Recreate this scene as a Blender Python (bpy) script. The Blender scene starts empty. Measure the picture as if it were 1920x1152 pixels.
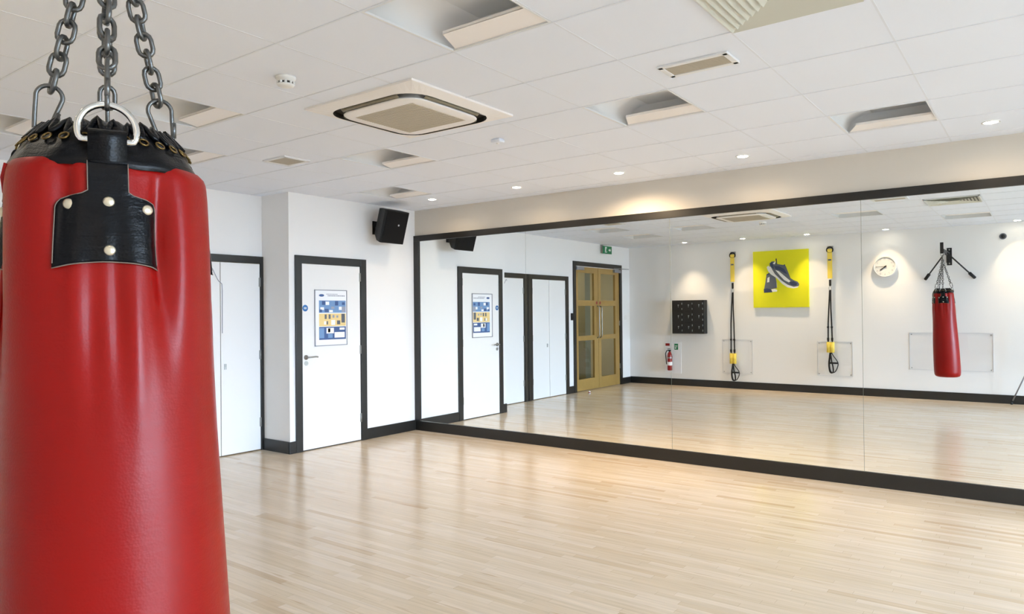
import bpy, bmesh, math, random
from mathutils import Vector, Matrix
random.seed(7)
PI = math.pi
COL = bpy.context.scene.collection
# ------------------------------------------------------------------ place constants (metres)
D = 6.595        # mirror wall
ZC = 2.805       # ceiling
XE = -6.47       # end wall (storeroom door part)
XR = -6.953      # end wall (cupboards and wooden doors part)
YP = 4.695       # step between the two
YB = -0.252      # wall behind the camera
XW = 10.5         # window wall
GX, GY, TX, TY = -2.3724, 2.0932, 0.6, 0.617   # ceiling grid

# ------------------------------------------------------------------ materials
def lin(c):
    return tuple((x/12.92 if x <= 0.04045 else ((x+0.055)/1.055)**2.4) for x in [v/255 for v in c])
def mat(name, rgb, rough=0.5, metal=0.0, spec=0.5, bump=0.0, bscale=60, var=0.0, vscale=4, coat=0, emit=None, estr=0):
    m = bpy.data.materials.new(name); m.use_nodes = True
    nt = m.node_tree; b = nt.nodes['Principled BSDF']
    c = lin(rgb)+(1,)
    b.inputs['Base Color'].default_value = c
    b.inputs['Roughness'].default_value = rough
    b.inputs['Metallic'].default_value = metal
    b.inputs['Specular IOR Level'].default_value = spec
    b.inputs['Coat Weight'].default_value = coat
    if emit:
        b.inputs['Emission Color'].default_value = lin(emit)+(1,); b.inputs['Emission Strength'].default_value = estr
    tc = nt.nodes.new('ShaderNodeTexCoord')
    if var > 0:
        n = nt.nodes.new('ShaderNodeTexNoise'); n.inputs['Scale'].default_value = vscale; n.inputs['Detail'].default_value = 4
        nt.links.new(tc.outputs['Object'], n.inputs['Vector'])
        mx = nt.nodes.new('ShaderNodeMix'); mx.data_type = 'RGBA'
        mx.inputs['A'].default_value = tuple(v*(1-var) for v in c[:3])+(1,)
        mx.inputs['B'].default_value = tuple(min(1, v*(1+var)) for v in c[:3])+(1,)
        nt.links.new(n.outputs['Fac'], mx.inputs['Factor']); nt.links.new(mx.outputs['Result'], b.inputs['Base Color'])
    if bump > 0:
        n = nt.nodes.new('ShaderNodeTexNoise'); n.inputs['Scale'].default_value = bscale; n.inputs['Detail'].default_value = 5
        nt.links.new(tc.outputs['Object'], n.inputs['Vector'])
        bp = nt.nodes.new('ShaderNodeBump'); bp.inputs['Strength'].default_value = bump; bp.inputs['Distance'].default_value = 0.002
        nt.links.new(n.outputs['Fac'], bp.inputs['Height']); nt.links.new(bp.outputs['Normal'], b.inputs['Normal'])
    return m
M = {}
M['wall'] = mat('wall_paint', (234,234,234), 0.75, bump=0.06, bscale=180, spec=0.25)
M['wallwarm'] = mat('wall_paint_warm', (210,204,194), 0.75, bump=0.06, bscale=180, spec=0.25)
M['ceiling'] = mat('ceiling_tile', (229,235,246), 0.9, bump=0.12, bscale=260, spec=0.15)
M['grid'] = mat('grid_bar', (222,227,236), 0.8, spec=.2)
M['dark'] = mat('charcoal_gloss', (27,26,24), 0.38, spec=0.5)
M['door'] = mat('door_laminate', (232,232,232), 0.4, spec=0.4)
M['gap'] = mat('shadow_gap', (60,55,48), 0.8)
M['jointbrown'] = mat('joint_brown', (96,78,52), 0.7)
M['steel'] = mat('brushed_steel', (170,172,172), 0.32, metal=1)
M['chrome'] = mat('chrome', (225,225,222), 0.09, metal=1)
M['chain'] = mat('zinc_chain', (104,104,102), 0.36, metal=0.85, bump=0.2, bscale=120, var=.2, vscale=60)
M['black'] = mat('black_plastic', (9,9,10), 0.5, spec=.3)
M['blackmatte'] = mat('black_paint', (20,20,20), 0.6)
M['rubber'] = mat('black_rubber', (22,22,22), 0.75)
M['white'] = mat('white_plastic', (228,228,226), 0.4)
M['cream'] = mat('cream_plastic', (240,236,234), 0.45)
M['grille'] = mat('beige_grille', (186,178,162), 0.6)
M['flap'] = mat('flap_greige', (134,127,108), 0.5)
M['joint'] = mat('joint_grey', (118,124,118), 0.5)
M['slot'] = mat('dark_slot', (34,30,24), 0.6)
M['lamp_body'] = mat('luminaire_enamel', (226,228,230), 0.5)
M['ac'] = mat('unit_plastic', (236,233,230), 0.45)
M['wood'] = mat('oak_veneer', (156,126,68), 0.38, var=.12, vscale=7)
M['yellow'] = mat('canvas_yellow', (214,212,0), 0.6, bump=.1, bscale=300)
M['webyellow'] = mat('webbing_yellow', (232,206,84), 0.6)
M['webblack'] = mat('webbing_black', (22,24,26), 0.7)
M['red'] = mat('extinguisher_red', (138,22,28), 0.3)
M['green'] = mat('sign_green', (12,120,74), 0.4)
M['signwhite'] = mat('sign_white', (232,240,236), 0.4)
M['blue'] = mat('sign_blue', (24,96,160), 0.4)
M['paper'] = mat('paper_white', (236,238,242), 0.6)
M['dial'] = mat('clock_dial', (206,208,208), 0.6)
M['pblue'] = mat('print_blue', (110,146,190), 0.6)
M['pnavy'] = mat('print_navy', (62,90,140), 0.6)
M['psand'] = mat('print_sand', (228,202,140), 0.6)
M['pgrey'] = mat('print_grey', (150,154,170), 0.6)
M['alu'] = mat('aluminium_frame', (150,152,160), 0.35, metal=.7)
M['navy'] = mat('shoe_navy', (42,54,86), 0.6)
M['slate'] = mat('shoe_slate', (90,96,106), 0.6)
M['shoewhite'] = mat('shoe_white', (226,226,224), 0.6)
M['brass'] = mat('eyelet_brass', (120,98,58), 0.4, metal=1)
M['rivet'] = mat('rivet_nickel', (206,196,172), 0.3, metal=.8)
M['lobbywall'] = mat('lobby_cream', (214,200,160), 0.8)
M['lobbyfloor'] = mat('lobby_carpet', (86,74,64), 0.95, bump=.4, bscale=200)
M['brown'] = mat('brown_upholstery', (92,58,42), 0.7)
M['cushion'] = mat('cream_cushion', (222,206,160), 0.8)
M['olive'] = mat('olive_paint', (142,136,106), 0.7)

def leather(name, rgb, rough, fine, crease, dust=None):
    m = bpy.data.materials.new(name); m.use_nodes = True; nt = m.node_tree; b = nt.nodes['Principled BSDF']
    tc = nt.nodes.new('ShaderNodeTexCoord')
    n1 = nt.nodes.new('ShaderNodeTexNoise'); n1.inputs['Scale'].default_value = 5; n1.inputs['Detail'].default_value = 6
    nt.links.new(tc.outputs['Object'], n1.inputs['Vector'])
    mx = nt.nodes.new('ShaderNodeMix'); mx.data_type = 'RGBA'
    c = lin(rgb)
    mx.inputs['A'].default_value = tuple(v*0.86 for v in c)+(1,); mx.inputs['B'].default_value = tuple(min(1, v*1.12) for v in c)+(1,)
    nt.links.new(n1.outputs['Fac'], mx.inputs['Factor'])
    nt.links.new(mx.outputs['Result'], b.inputs['Base Color'])
    # horizontal creases: noise squeezed in z
    mp = nt.nodes.new('ShaderNodeMapping'); mp.inputs['Scale'].default_value = (7, 7, 46)
    nt.links.new(tc.outputs['Object'], mp.inputs['Vector'])
    n2 = nt.nodes.new('ShaderNodeTexNoise'); n2.inputs['Scale'].default_value = 1.6; n2.inputs['Detail'].default_value = 7; n2.inputs['Distortion'].default_value = .6
    nt.links.new(mp.outputs['Vector'], n2.inputs['Vector'])
    v = nt.nodes.new('ShaderNodeTexVoronoi'); v.inputs['Scale'].default_value = 260
    nt.links.new(tc.outputs['Object'], v.inputs['Vector'])
    b1 = nt.nodes.new('ShaderNodeBump'); b1.inputs['Strength'].default_value = crease; b1.inputs['Distance'].default_value = .004
    nt.links.new(n2.outputs['Fac'], b1.inputs['Height'])
    b2 = nt.nodes.new('ShaderNodeBump'); b2.inputs['Strength'].default_value = fine; b2.inputs['Distance'].default_value = .0006
    nt.links.new(v.outputs['Distance'], b2.inputs['Height']); nt.links.new(b1.outputs['Normal'], b2.inputs['Normal'])
    nt.links.new(b2.outputs['Normal'], b.inputs['Normal'])
    rr = nt.nodes.new('ShaderNodeMapRange'); rr.inputs['To Min'].default_value = rough-.07; rr.inputs['To Max'].default_value = rough+.09
    nt.links.new(n2.outputs['Fac'], rr.inputs['Value']); nt.links.new(rr.outputs['Result'], b.inputs['Roughness'])
    b.inputs['Specular IOR Level'].default_value = .13; b.inputs['Coat Weight'].default_value = .16; b.inputs['Coat Roughness'].default_value = .27
    return m
M['redleather'] = leather('red_leather', (136,10,5), .36, .25, .12)
M['blackleather'] = leather('black_leather', (3,4,7), .30, .6, .6)

def floor_mat():
    m = bpy.data.materials.new('maple_strip_floor'); m.use_nodes = True; nt = m.node_tree; b = nt.nodes['Principled BSDF']
    N = nt.nodes.new; L = nt.links.new
    tc = N('ShaderNodeTexCoord'); br = N('ShaderNodeTexBrick')
    br.offset = 0.37; br.offset_frequency = 1; br.squash = 1
    br.inputs['Scale'].default_value = 1.0
    br.inputs['Brick Width'].default_value = 0.92; br.inputs['Row Height'].default_value = 0.050
    br.inputs['Mortar Size'].default_value = 0.0007; br.inputs['Mortar Smooth'].default_value = .3; br.inputs['Bias'].default_value = 0
    br.inputs['Color1'].default_value = (0,0,0,1); br.inputs['Color2'].default_value = (1,1,1,1); br.inputs['Mortar'].default_value = (.5,.5,.5,1)
    L(tc.outputs['Object'], br.inputs['Vector'])
    # a second, shifted layout breaks the repeat
    sep = N('ShaderNodeSeparateXYZ'); L(tc.outputs['Object'], sep.inputs[0])
    row = N('ShaderNodeMath'); row.operation = 'DIVIDE'; row.inputs[1].default_value = .050; L(sep.outputs['Y'], row.inputs[0])
    fl = N('ShaderNodeMath'); fl.operation = 'FLOOR'; L(row.outputs[0], fl.inputs[0])
    wn = N('ShaderNodeTexWhiteNoise'); wn.noise_dimensions = '1D'; L(fl.outputs[0], wn.inputs['W'])
    xs = N('ShaderNodeMath'); xs.operation = 'MULTIPLY_ADD'; xs.inputs[1].default_value = 5.0; L(wn.outputs['Value'], xs.inputs[0]); L(sep.outputs['X'], xs.inputs[2])
    xd = N('ShaderNodeMath'); xd.operation = 'DIVIDE'; xd.inputs[1].default_value = .60; L(xs.outputs[0], xd.inputs[0])
    xf = N('ShaderNodeMath'); xf.operation = 'FLOOR'; L(xd.outputs[0], xf.inputs[0])
    cmb = N('ShaderNodeCombineXYZ'); L(xf.outputs[0], cmb.inputs[0]); L(fl.outputs[0], cmb.inputs[1])
    wn2 = N('ShaderNodeTexWhiteNoise'); wn2.noise_dimensions = '3D'; L(cmb.outputs[0], wn2.inputs['Vector'])
    ramp = N('ShaderNodeValToRGB'); e = ramp.color_ramp.elements
    e[0].position = 0; e[0].color = lin((206,182,152))+(1,)
    e[1].position = 1; e[1].color = lin((230,213,192))+(1,)
    for p, c in ((.04, (213,190,161)), (.12, (219,199,172)), (.55, (223,204,179)), (.85, (227,209,186))):
        x = e.new(p); x.color = lin(c)+(1,)
    L(wn2.outputs['Value'], ramp.inputs['Fac'])
    # grain
    mp = N('ShaderNodeMapping'); mp.inputs['Scale'].default_value = (1.6, 34, 1); L(tc.outputs['Object'], mp.inputs['Vector'])
    n = N('ShaderNodeTexNoise'); n.inputs['Scale'].default_value = 1.5; n.inputs['Detail'].default_value = 6; n.inputs['Distortion'].default_value = .4
    L(mp.outputs['Vector'], n.inputs['Vector'])
    gr = N('ShaderNodeMapRange'); gr.inputs['From Min'].default_value = .3; gr.inputs['From Max'].default_value = .75; gr.inputs['To Min'].default_value = .88; gr.inputs['To Max'].default_value = 1.05
    L(n.outputs['Fac'], gr.inputs['Value'])
    mul = N('ShaderNodeVectorMath'); mul.operation = 'SCALE'; L(ramp.outputs['Color'], mul.inputs[0]); L(gr.outputs['Result'], mul.inputs['Scale'])
    # mineral streaks
    mp2 = N('ShaderNodeMapping'); mp2.inputs['Scale'].default_value = (1.8, 22, 1); mp2.inputs['Location'].default_value = (3, 7, 0); L(tc.outputs['Object'], mp2.inputs['Vector'])
    n2 = N('ShaderNodeTexNoise'); n2.inputs['Scale'].default_value = 1.1; n2.inputs['Detail'].default_value = 3
    L(mp2.outputs['Vector'], n2.inputs['Vector'])
    s2 = N('ShaderNodeMapRange'); s2.inputs['From Min'].default_value = .64; s2.inputs['From Max'].default_value = .74; s2.inputs['To Min'].default_value = 0; s2.inputs['To Max'].default_value = .55
    L(n2.outputs['Fac'], s2.inputs['Value'])
    mx = N('ShaderNodeMix'); mx.data_type = 'RGBA'; L(s2.outputs['Result'], mx.inputs['Factor']); L(mul.outputs['Vector'], mx.inputs['A']); mx.inputs['B'].default_value = lin((180,148,112))+(1,)
    # joints between strips
    jf = N('ShaderNodeMath'); jf.operation = 'FRACT'; L(row.outputs[0], jf.inputs[0])
    j1 = N('ShaderNodeMath'); j1.operation = 'LESS_THAN'; j1.inputs[1].default_value = .025; L(jf.outputs[0], j1.inputs[0])
    jx = N('ShaderNodeMath'); jx.operation = 'FRACT'; L(xd.outputs[0], jx.inputs[0])
    j2 = N('ShaderNodeMath'); j2.operation = 'LESS_THAN'; j2.inputs[1].default_value = .003; L(jx.outputs[0], j2.inputs[0])
    jm = N('ShaderNodeMath'); jm.operation = 'MAXIMUM'; L(j1.outputs[0], jm.inputs[0]); L(j2.outputs[0], jm.inputs[1])
    jk = N('ShaderNodeMath'); jk.operation = 'MULTIPLY'; jk.inputs[1].default_value = .35; L(jm.outputs[0], jk.inputs[0])
    mx2 = N('ShaderNodeMix'); mx2.data_type = 'RGBA'; L(jk.outputs[0], mx2.inputs['Factor']); L(mx.outputs['Result'], mx2.inputs['A']); mx2.inputs['B'].default_value = lin((130,100,70))+(1,)
    L(mx2.outputs['Result'], b.inputs['Base Color'])
    nr = N('ShaderNodeTexNoise'); nr.inputs['Scale'].default_value = 2.2; nr.inputs['Detail'].default_value = 4; L(tc.outputs['Object'], nr.inputs['Vector'])
    r = N('ShaderNodeMapRange'); r.inputs['To Min'].default_value = .17; r.inputs['To Max'].default_value = .25; L(nr.outputs['Fac'], r.inputs['Value'])
    L(r.outputs['Result'], b.inputs['Roughness'])
    b.inputs['Specular IOR Level'].default_value = .62
    # slight unevenness of the boards, stretching reflections
    mp3 = N('ShaderNodeMapping'); mp3.inputs['Scale'].default_value = (1.2, 9, 1); L(tc.outputs['Object'], mp3.inputs['Vector'])
    n3 = N('ShaderNodeTexNoise'); n3.inputs['Scale'].default_value = 1.4; n3.inputs['Detail'].default_value = 2; L(mp3.outputs['Vector'], n3.inputs['Vector'])
    bp = N('ShaderNodeBump'); bp.inputs['Strength'].default_value = .25; bp.inputs['Distance'].default_value = .004; L(n3.outputs['Fac'], bp.inputs['Height'])
    L(bp.outputs['Normal'], b.inputs['Normal'])
    return m
M['floor'] = floor_mat()

def mirror_mat():
    m = bpy.data.materials.new('mirror_silvering'); m.use_nodes = True; b = m.node_tree.nodes['Principled BSDF']
    b.inputs['Base Color'].default_value = (.925,.96,.96,1); b.inputs['Metallic'].default_value = 1; b.inputs['Roughness'].default_value = 0.0
    return m
M['mirror'] = mirror_mat()
def glass_mat(name, fac, tint=(1,1,1)):
    m = bpy.data.materials.new(name); m.use_nodes = True; nt = m.node_tree
    for n in list(nt.nodes): nt.nodes.remove(n)
    o = nt.nodes.new('ShaderNodeOutputMaterial'); t = nt.nodes.new('ShaderNodeBsdfTransparent'); g = nt.nodes.new('ShaderNodeBsdfGlossy'); mx = nt.nodes.new('ShaderNodeMixShader')
    t.inputs['Color'].default_value = tint+(1,); g.inputs['Roughness'].default_value = .03; mx.inputs[0].default_value = fac
    nt.links.new(t.outputs[0], mx.inputs[1]); nt.links.new(g.outputs[0], mx.inputs[2]); nt.links.new(mx.outputs[0], o.inputs[0])
    return m
M['glass'] = glass_mat('window_glass', .04, (.98,.99,.985))
M['acrylic'] = glass_mat('clear_acrylic', .025, (.994,.995,.997))
M['acredge'] = mat('acrylic_edge', (200,204,210), .3)
M['lampglow'] = mat('downlight_lamp', (255,240,214), .4, emit=(255,240,214), estr=45)
M['dimlamp'] = mat('lamp_tube_off', (220,220,214), .4)
M['ledwhite'] = mat('badge_silver', (210,214,220), .3, metal=.6)

# ------------------------------------------------------------------ mesh builder
class MB:
    def __init__(s): s.bm = bmesh.new()
    def _v(s, pts, T=None):
        return [s.bm.verts.new((T @ Vector(p)) if T else Vector(p)) for p in pts]
    def box(s, a, b, T=None):
        (x0,y0,z0),(x1,y1,z1) = a, b
        v = s._v([(x0,y0,z0),(x1,y0,z0),(x1,y1,z0),(x0,y1,z0),(x0,y0,z1),(x1,y0,z1),(x1,y1,z1),(x0,y1,z1)], T)
        for f in ((0,3,2,1),(4,5,6,7),(0,1,5,4),(1,2,6,5),(2,3,7,6),(3,0,4,7)): s.bm.faces.new([v[i] for i in f])
        return s
    def cbox(s, c, d, T=None):
        return s.box([c[i]-d[i]/2 for i in range(3)], [c[i]+d[i]/2 for i in range(3)], T)
    def prism(s, pts, depth, T=None):
        """2D outline in local XY, extruded along +Z by depth"""
        n = len(pts)
        area = sum(pts[i][0]*pts[(i+1)%n][1]-pts[(i+1)%n][0]*pts[i][1] for i in range(n))
        if area < 0: pts = pts[::-1]
        a = s._v([(p[0],p[1],0) for p in pts], T); b = s._v([(p[0],p[1],depth) for p in pts], T)
        s.bm.faces.new(a[::-1]); s.bm.faces.new(b)
        for i in range(n): s.bm.faces.new([a[i], a[(i+1)%n], b[(i+1)%n], b[i]])
        return s
    def lathe(s, prof, n=48, T=None, cap=True, rf=None):
        rings = []
        for (r, z) in prof:
            rings.append(s._v([((rf(r,z,2*PI*i/n) if rf else r)*math.cos(2*PI*i/n), (rf(r,z,2*PI*i/n) if rf else r)*math.sin(2*PI*i/n), z) for i in range(n)], T))
        for a, b in zip(rings, rings[1:]):
            for i in range(n):
                f = s.bm.faces.new([a[i], a[(i+1)%n], b[(i+1)%n], b[i]]); f.smooth = True
        if cap:
            s.bm.faces.new(rings[0][::-1]); s.bm.faces.new(rings[-1])
        return s
    def tube(s, path, r, seg=10, closed=False, flat=1.0):
        P = [Vector(p) for p in path]; n = len(P); rings = []
        up = None
        for i in range(n):
            t = (P[(i+1)%n]-P[i-1]) if closed else (P[min(i+1,n-1)]-P[max(i-1,0)])
            t.normalize()
            if up is None:
                up = Vector((0,0,1)) if abs(t.z) < .9 else Vector((1,0,0))
            x = up.cross(t)
            if x.length < 1e-5: x = Vector((0,1,0)).cross(t)
            x.normalize(); y = t.cross(x); up = y
            rr = r[i] if isinstance(r, (list,tuple)) else r
            rings.append(s._v([P[i]+x*math.cos(2*PI*k/seg)*rr+y*math.sin(2*PI*k/seg)*rr*flat for k in range(seg)]))
        m = n if closed else n-1
        for i in range(m):
            a, b = rings[i], rings[(i+1)%n]
            best = 0
            if closed and i == m-1:
                best = min(range(seg), key=lambda o: sum((a[k].co-b[(k+o)%seg].co).length for k in range(seg)))
            for k in range(seg):
                f = s.bm.faces.new([a[k], a[(k+1)%seg], b[(k+1+best)%seg], b[(k+best)%seg]]); f.smooth = True
        if not closed:
            s.bm.faces.new(rings[0][::-1]); s.bm.faces.new(rings[-1])
        return s
    def quad(s, pts, T=None, smooth=False):
        f = s.bm.faces.new(s._v(pts, T)); f.smooth = smooth; return s
    def build(s, name, m, parent=None, bevel=0, loc=None, smooth=None, subd=0):
        bmesh.ops.recalc_face_normals(s.bm, faces=s.bm.faces)
        me = bpy.data.meshes.new(name); s.bm.to_mesh(me); s.bm.free()
        o = bpy.data.objects.new(name, me); COL.objects.link(o)
        me.materials.append(M[m] if isinstance(m, str) else m)
        if smooth:
            for p in me.polygons: p.use_smooth = True
        if parent: o.parent = parent
        if loc: o.location = loc
        if bevel:
            bv = o.modifiers.new('edge', 'BEVEL'); bv.width = bevel; bv.segments = 2; bv.limit_method = 'ANGLE'
        if subd:
            sd = o.modifiers.new('smooth', 'SUBSURF'); sd.levels = subd; sd.render_levels = subd
        return o
def tag(o, label=None, cat=None, group=None, kind=None):
    if label: o['label'] = label
    if cat: o['category'] = cat
    if group: o['group'] = group
    if kind: o['kind'] = kind
    return o
def thing(name, loc, label, cat, group=None, rz=0):
    o = bpy.data.objects.new(name, None); COL.objects.link(o); o.location = loc; o.rotation_euler = (0,0,rz)
    o.empty_display_size = .05
    return tag(o, label, cat, group)
def kids(o): return [c for c in list(bpy.data.objects) if c.parent == o]
def copy_tree(o, parent=None):
    c = o.copy(); COL.objects.link(c); c.parent = parent
    for ch in kids(o): copy_tree(ch, c)
    return c
def struct(name, mb, m, label, cat=None, parent=None, bevel=0):
    o = mb.build(name, m, parent, bevel)
    if not parent: tag(o, label, cat, kind='structure')
    return o
def T(loc=(0,0,0), rx=0, ry=0, rz=0):
    return Matrix.Translation(loc) @ Matrix.Rotation(rz,4,'Z') @ Matrix.Rotation(ry,4,'Y') @ Matrix.Rotation(rx,4,'X')
def fontobj(name, body, size, m, parent, loc, rot, extr=.0006):
    c = bpy.data.curves.new(name, 'FONT'); c.body = body; c.size = size; c.align_x = 'CENTER'; c.align_y = 'CENTER'; c.extrude = extr
    t = bpy.data.objects.new(name+'_curve', c); COL.objects.link(t); bpy.context.view_layer.update()
    me = bpy.data.meshes.new_from_object(t.evaluated_get(bpy.context.evaluated_depsgraph_get())); bpy.data.objects.remove(t); bpy.data.curves.remove(c)
    me.materials.clear(); me.materials.append(M[m])
    o = bpy.data.objects.new(name, me); COL.objects.link(o); o.parent = parent; o.location = loc; o.rotation_euler = rot
    return o

# ================================================================== ROOM SHELL
W = .12
m_ = MB(); m_.box((XR-W, YB-W, -.1), (XW+W, D+W, 0)); struct('floor', m_, 'floor', 'pale maple strip floor with a polished finish', 'floor')
# mirror wall
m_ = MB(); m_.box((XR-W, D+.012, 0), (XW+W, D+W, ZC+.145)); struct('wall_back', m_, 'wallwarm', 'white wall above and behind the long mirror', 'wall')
# wall behind the camera
m_ = MB(); m_.box((XR-W, YB-W, 0), (XW+W, YB, ZC+.145)); struct('wall_front', m_, 'wall', 'long white wall facing the mirror, seen in it', 'wall')
# end wall with openings for the wooden doors
DY0, DY1, DZ = .2, 1.9, 2.335
m_ = MB()
m_.box((XR-W, YB, 0), (XR, DY0, ZC)); m_.box((XR-W, DY1, 0), (XR, YP, ZC)); m_.box((XR-W, DY0, DZ), (XR, DY1, ZC))
m_.box((XR-W, YP, 0), (XE, D+.012, ZC))
struct('wall_left', m_, 'wall', 'white stepped end wall with the doors', 'wall')
# window wall
WIN = [(.35,2.05),(2.45,4.15),(4.55,6.25)]
WZ0, WZ1 = .25, 2.45
m_ = MB(); ys = [YB]+[v for w in WIN for v in w]+[D+.012]
for i in range(0, len(ys), 2): m_.box((XW, ys[i], 0), (XW+W, ys[i+1], ZC))
for a, b in WIN:
    m_.box((XW, a, 0), (XW+W, b, WZ0)); m_.box((XW, a, WZ1), (XW+W, b, ZC))
struct('wall_right', m_, 'wall', 'white wall with three tall windows', 'wall')
for i, (a, b) in enumerate(WIN):
    w = thing('window_%d' % (i+1), (XW+.06, (a+b)/2, WZ0), None, None); w['kind'] = 'structure'
    h = WZ1-WZ0; hw = (b-a)/2; f = MB()
    f.box((-.03,-hw,0),(.03,-hw+.05,h)); f.box((-.03,hw-.05,0),(.03,hw,h)); f.box((-.03,-hw,0),(.03,hw,.05)); f.box((-.03,-hw,h-.05),(.03,hw,h)); f.box((-.025,-.02,.05),(.025,.02,h-.05))
    f.build('window_frame', 'white', w)
    g = MB(); g.box((-.004,-hw+.05,.05),(.004,-.02,h-.05)); g.box((-.004,.02,.05),(.004,hw-.05,h-.05)); g.build('pane', 'glass', w)

# ceiling: tiles with the luminaire cells left open
LIGHT_CELLS = {(-4,0):1,(0,0):1,(0,3):1,(2,5):1,(-4,3):1,(-6,5):1,(2,-2):1,(-6,1):1,(-6,-1):1}
AC = (-3.29, 3.335)
xs = [GX+TX*i for i in range(-8, 24)]; ys = [GY+TY*j for j in range(-4, 8)]
xs = [XR-W]+[x for x in xs if XR < x < XW]+[XW+W]
ys = [YB-W]+[y for y in ys if YB < y < D]+[D+W]
m_ = MB()
for i in range(len(xs)-1):
    for j in range(len(ys)-1):
        ci = round(((xs[i+1] if i == 0 else xs[i])-GX)/TX)-(1 if i == 0 else 0); cj = round(((ys[j+1] if j == 0 else ys[j])-GY)/TY)-(1 if j == 0 else 0)
        if (ci, cj) in LIGHT_CELLS: continue
        m_.box((xs[i], ys[j], ZC), (xs[i+1], ys[j+1], ZC+.015))
struct('ceiling', m_, 'ceiling', 'suspended ceiling of square white mineral tiles', 'ceiling')
m_ = MB()
for x in xs[1:-1]: m_.box((x-.005, YB, ZC-.0012), (x+.005, D, ZC+.001))
for y in ys[1:-1]: m_.box((XR, y-.005, ZC-.0030), (XW, y+.005, ZC+.001))
struct('trim_1', m_, 'grid', 'thin white metal grid of the suspended ceiling', 'ceiling grid')
m_ = MB(); m_.box((XR-W, YB-W, ZC+.131), (XW+W, D+W, ZC+.145)); struct('roof', m_, 'gap', 'slab over the ceiling', 'roof')

# baseboards
BH = .128
def bb(name, boxes, label):
    m_ = MB()
    for a, b in boxes: m_.box(a, b)
    return struct(name, m_, 'dark', label, 'baseboard', bevel=.003)
bb('baseboard_left', [((XE, 5.765, 0), (XE+.018, D-.016, BH)), ((XE, YP-.018, 0), (XE+.018, 4.766, BH)), ((XR+.018, YP-.018, 0), (XE, YP, BH)),
                      ((XR, 1.985, 0), (XR+.018, 2.163, BH)), ((XR, YB, 0), (XR+.018, .11, BH))], 'charcoal baseboard along the end wall and its step')
bb('baseboard_front', [((XR+.018, YB, 0), (XW, YB+.018, BH+.006))], 'charcoal baseboard along the wall facing the mirror')
bb('baseboard_right', [((XW-.018, YB+.018, 0), (XW, D-.016, BH))], 'charcoal baseboard under the windows')

# ================================================================== MIRROR
seams = [-6.383, -4.716, -2.96, -1.232, .52, 2.27]
mw = thing('wall_mirror', (-3.5, D, 0), 'long wall mirror of joined glass sheets in a charcoal frame', 'mirror')
def L(x, y, z): return (x+3.5, y-D, z)
f = MB()
f.box(L(XE, D-.016, 2.408), L(2.36, D+.01, 2.48)); f.box(L(XE, D-.016, 0), L(2.36, D+.01, .12))
f.box(L(XE, D-.016, .12), L(-6.383, D+.01, 2.408)); f.box(L(2.27, D-.016, .12), L(2.36, D+.01, 2.408))
f.build('frame', 'dark', mw, bevel=.0015)
for a, b in zip(seams, seams[1:]):
    g = MB(); g.box(L(a+.0015, D, .12), L(b-.0015, D+.006, 2.408)); g.build('mirror_sheet', 'mirror', mw)
for a in seams[1:-1]:
    g = MB(); g.box(L(a-.0022, D+.001, .12), L(a+.0022, D+.008, 2.408)); g.build('sheet_joint', 'joint', mw)

# ================================================================== DOORS
def hinge(parent, x, y, z):
    m_ = MB(); m_.box((x-.001, y-.012, z-.05), (x+.004, y+.016, z+.05))
    m_.tube([(x+.006,y+.002,z-.05),(x+.006,y+.002,z+.05)], .006, 8); return m_.build('hinge', 'steel', parent)
d1 = thing('door_1', (XE, 5.2625, 0), 'plain white flush door in a charcoal frame beside the mirror', 'door'); d1['kind'] = 'structure'
yo = 5.2625
f = MB(); f.box((0, 4.765-yo, 0), (.022, 4.848-yo, 2.132)); f.box((0, 5.678-yo, 0), (.022, 5.765-yo, 2.132)); f.box((0, 4.848-yo, 2.048), (.022, 5.678-yo, 2.132))
f.build('door_frame', 'dark', d1, bevel=.002)
f = MB(); f.box((0, 4.848-yo, 0), (.003, 5.678-yo, 2.048)); f.build('door_reveal', 'gap', d1)
f = MB(); f.box((.001, 4.852-yo, .012), (.010, 5.672-yo, 2.043)); leaf = f.build('door_leaf', 'door', d1)
for z in (1.92, 1.07, .27): hinge(d1, .010, 5.674-yo, z)
hd = MB(); hd.lathe([(.026,0),(.026,.008),(.01,.009),(.01,.05)], 24, T((.010, 4.899-yo, 1.02), ry=PI/2))
hd.tube([(.055,4.895-yo,1.02),(.058,4.93-yo,1.021),(.058,5.0-yo,1.024),(.056,5.025-yo,1.02)], .009, 10)
tag(hd.build('handle', 'steel', d1), 'steel lever handle')
hd = MB(); hd.lathe([(.024,0),(.024,.007)], 24, T((.010, 4.902-yo, .955), ry=PI/2)); hd.box((.016,4.898-yo,.945),(.019,4.906-yo,.965)); hd.build('escutcheon', 'steel', d1)

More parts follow.
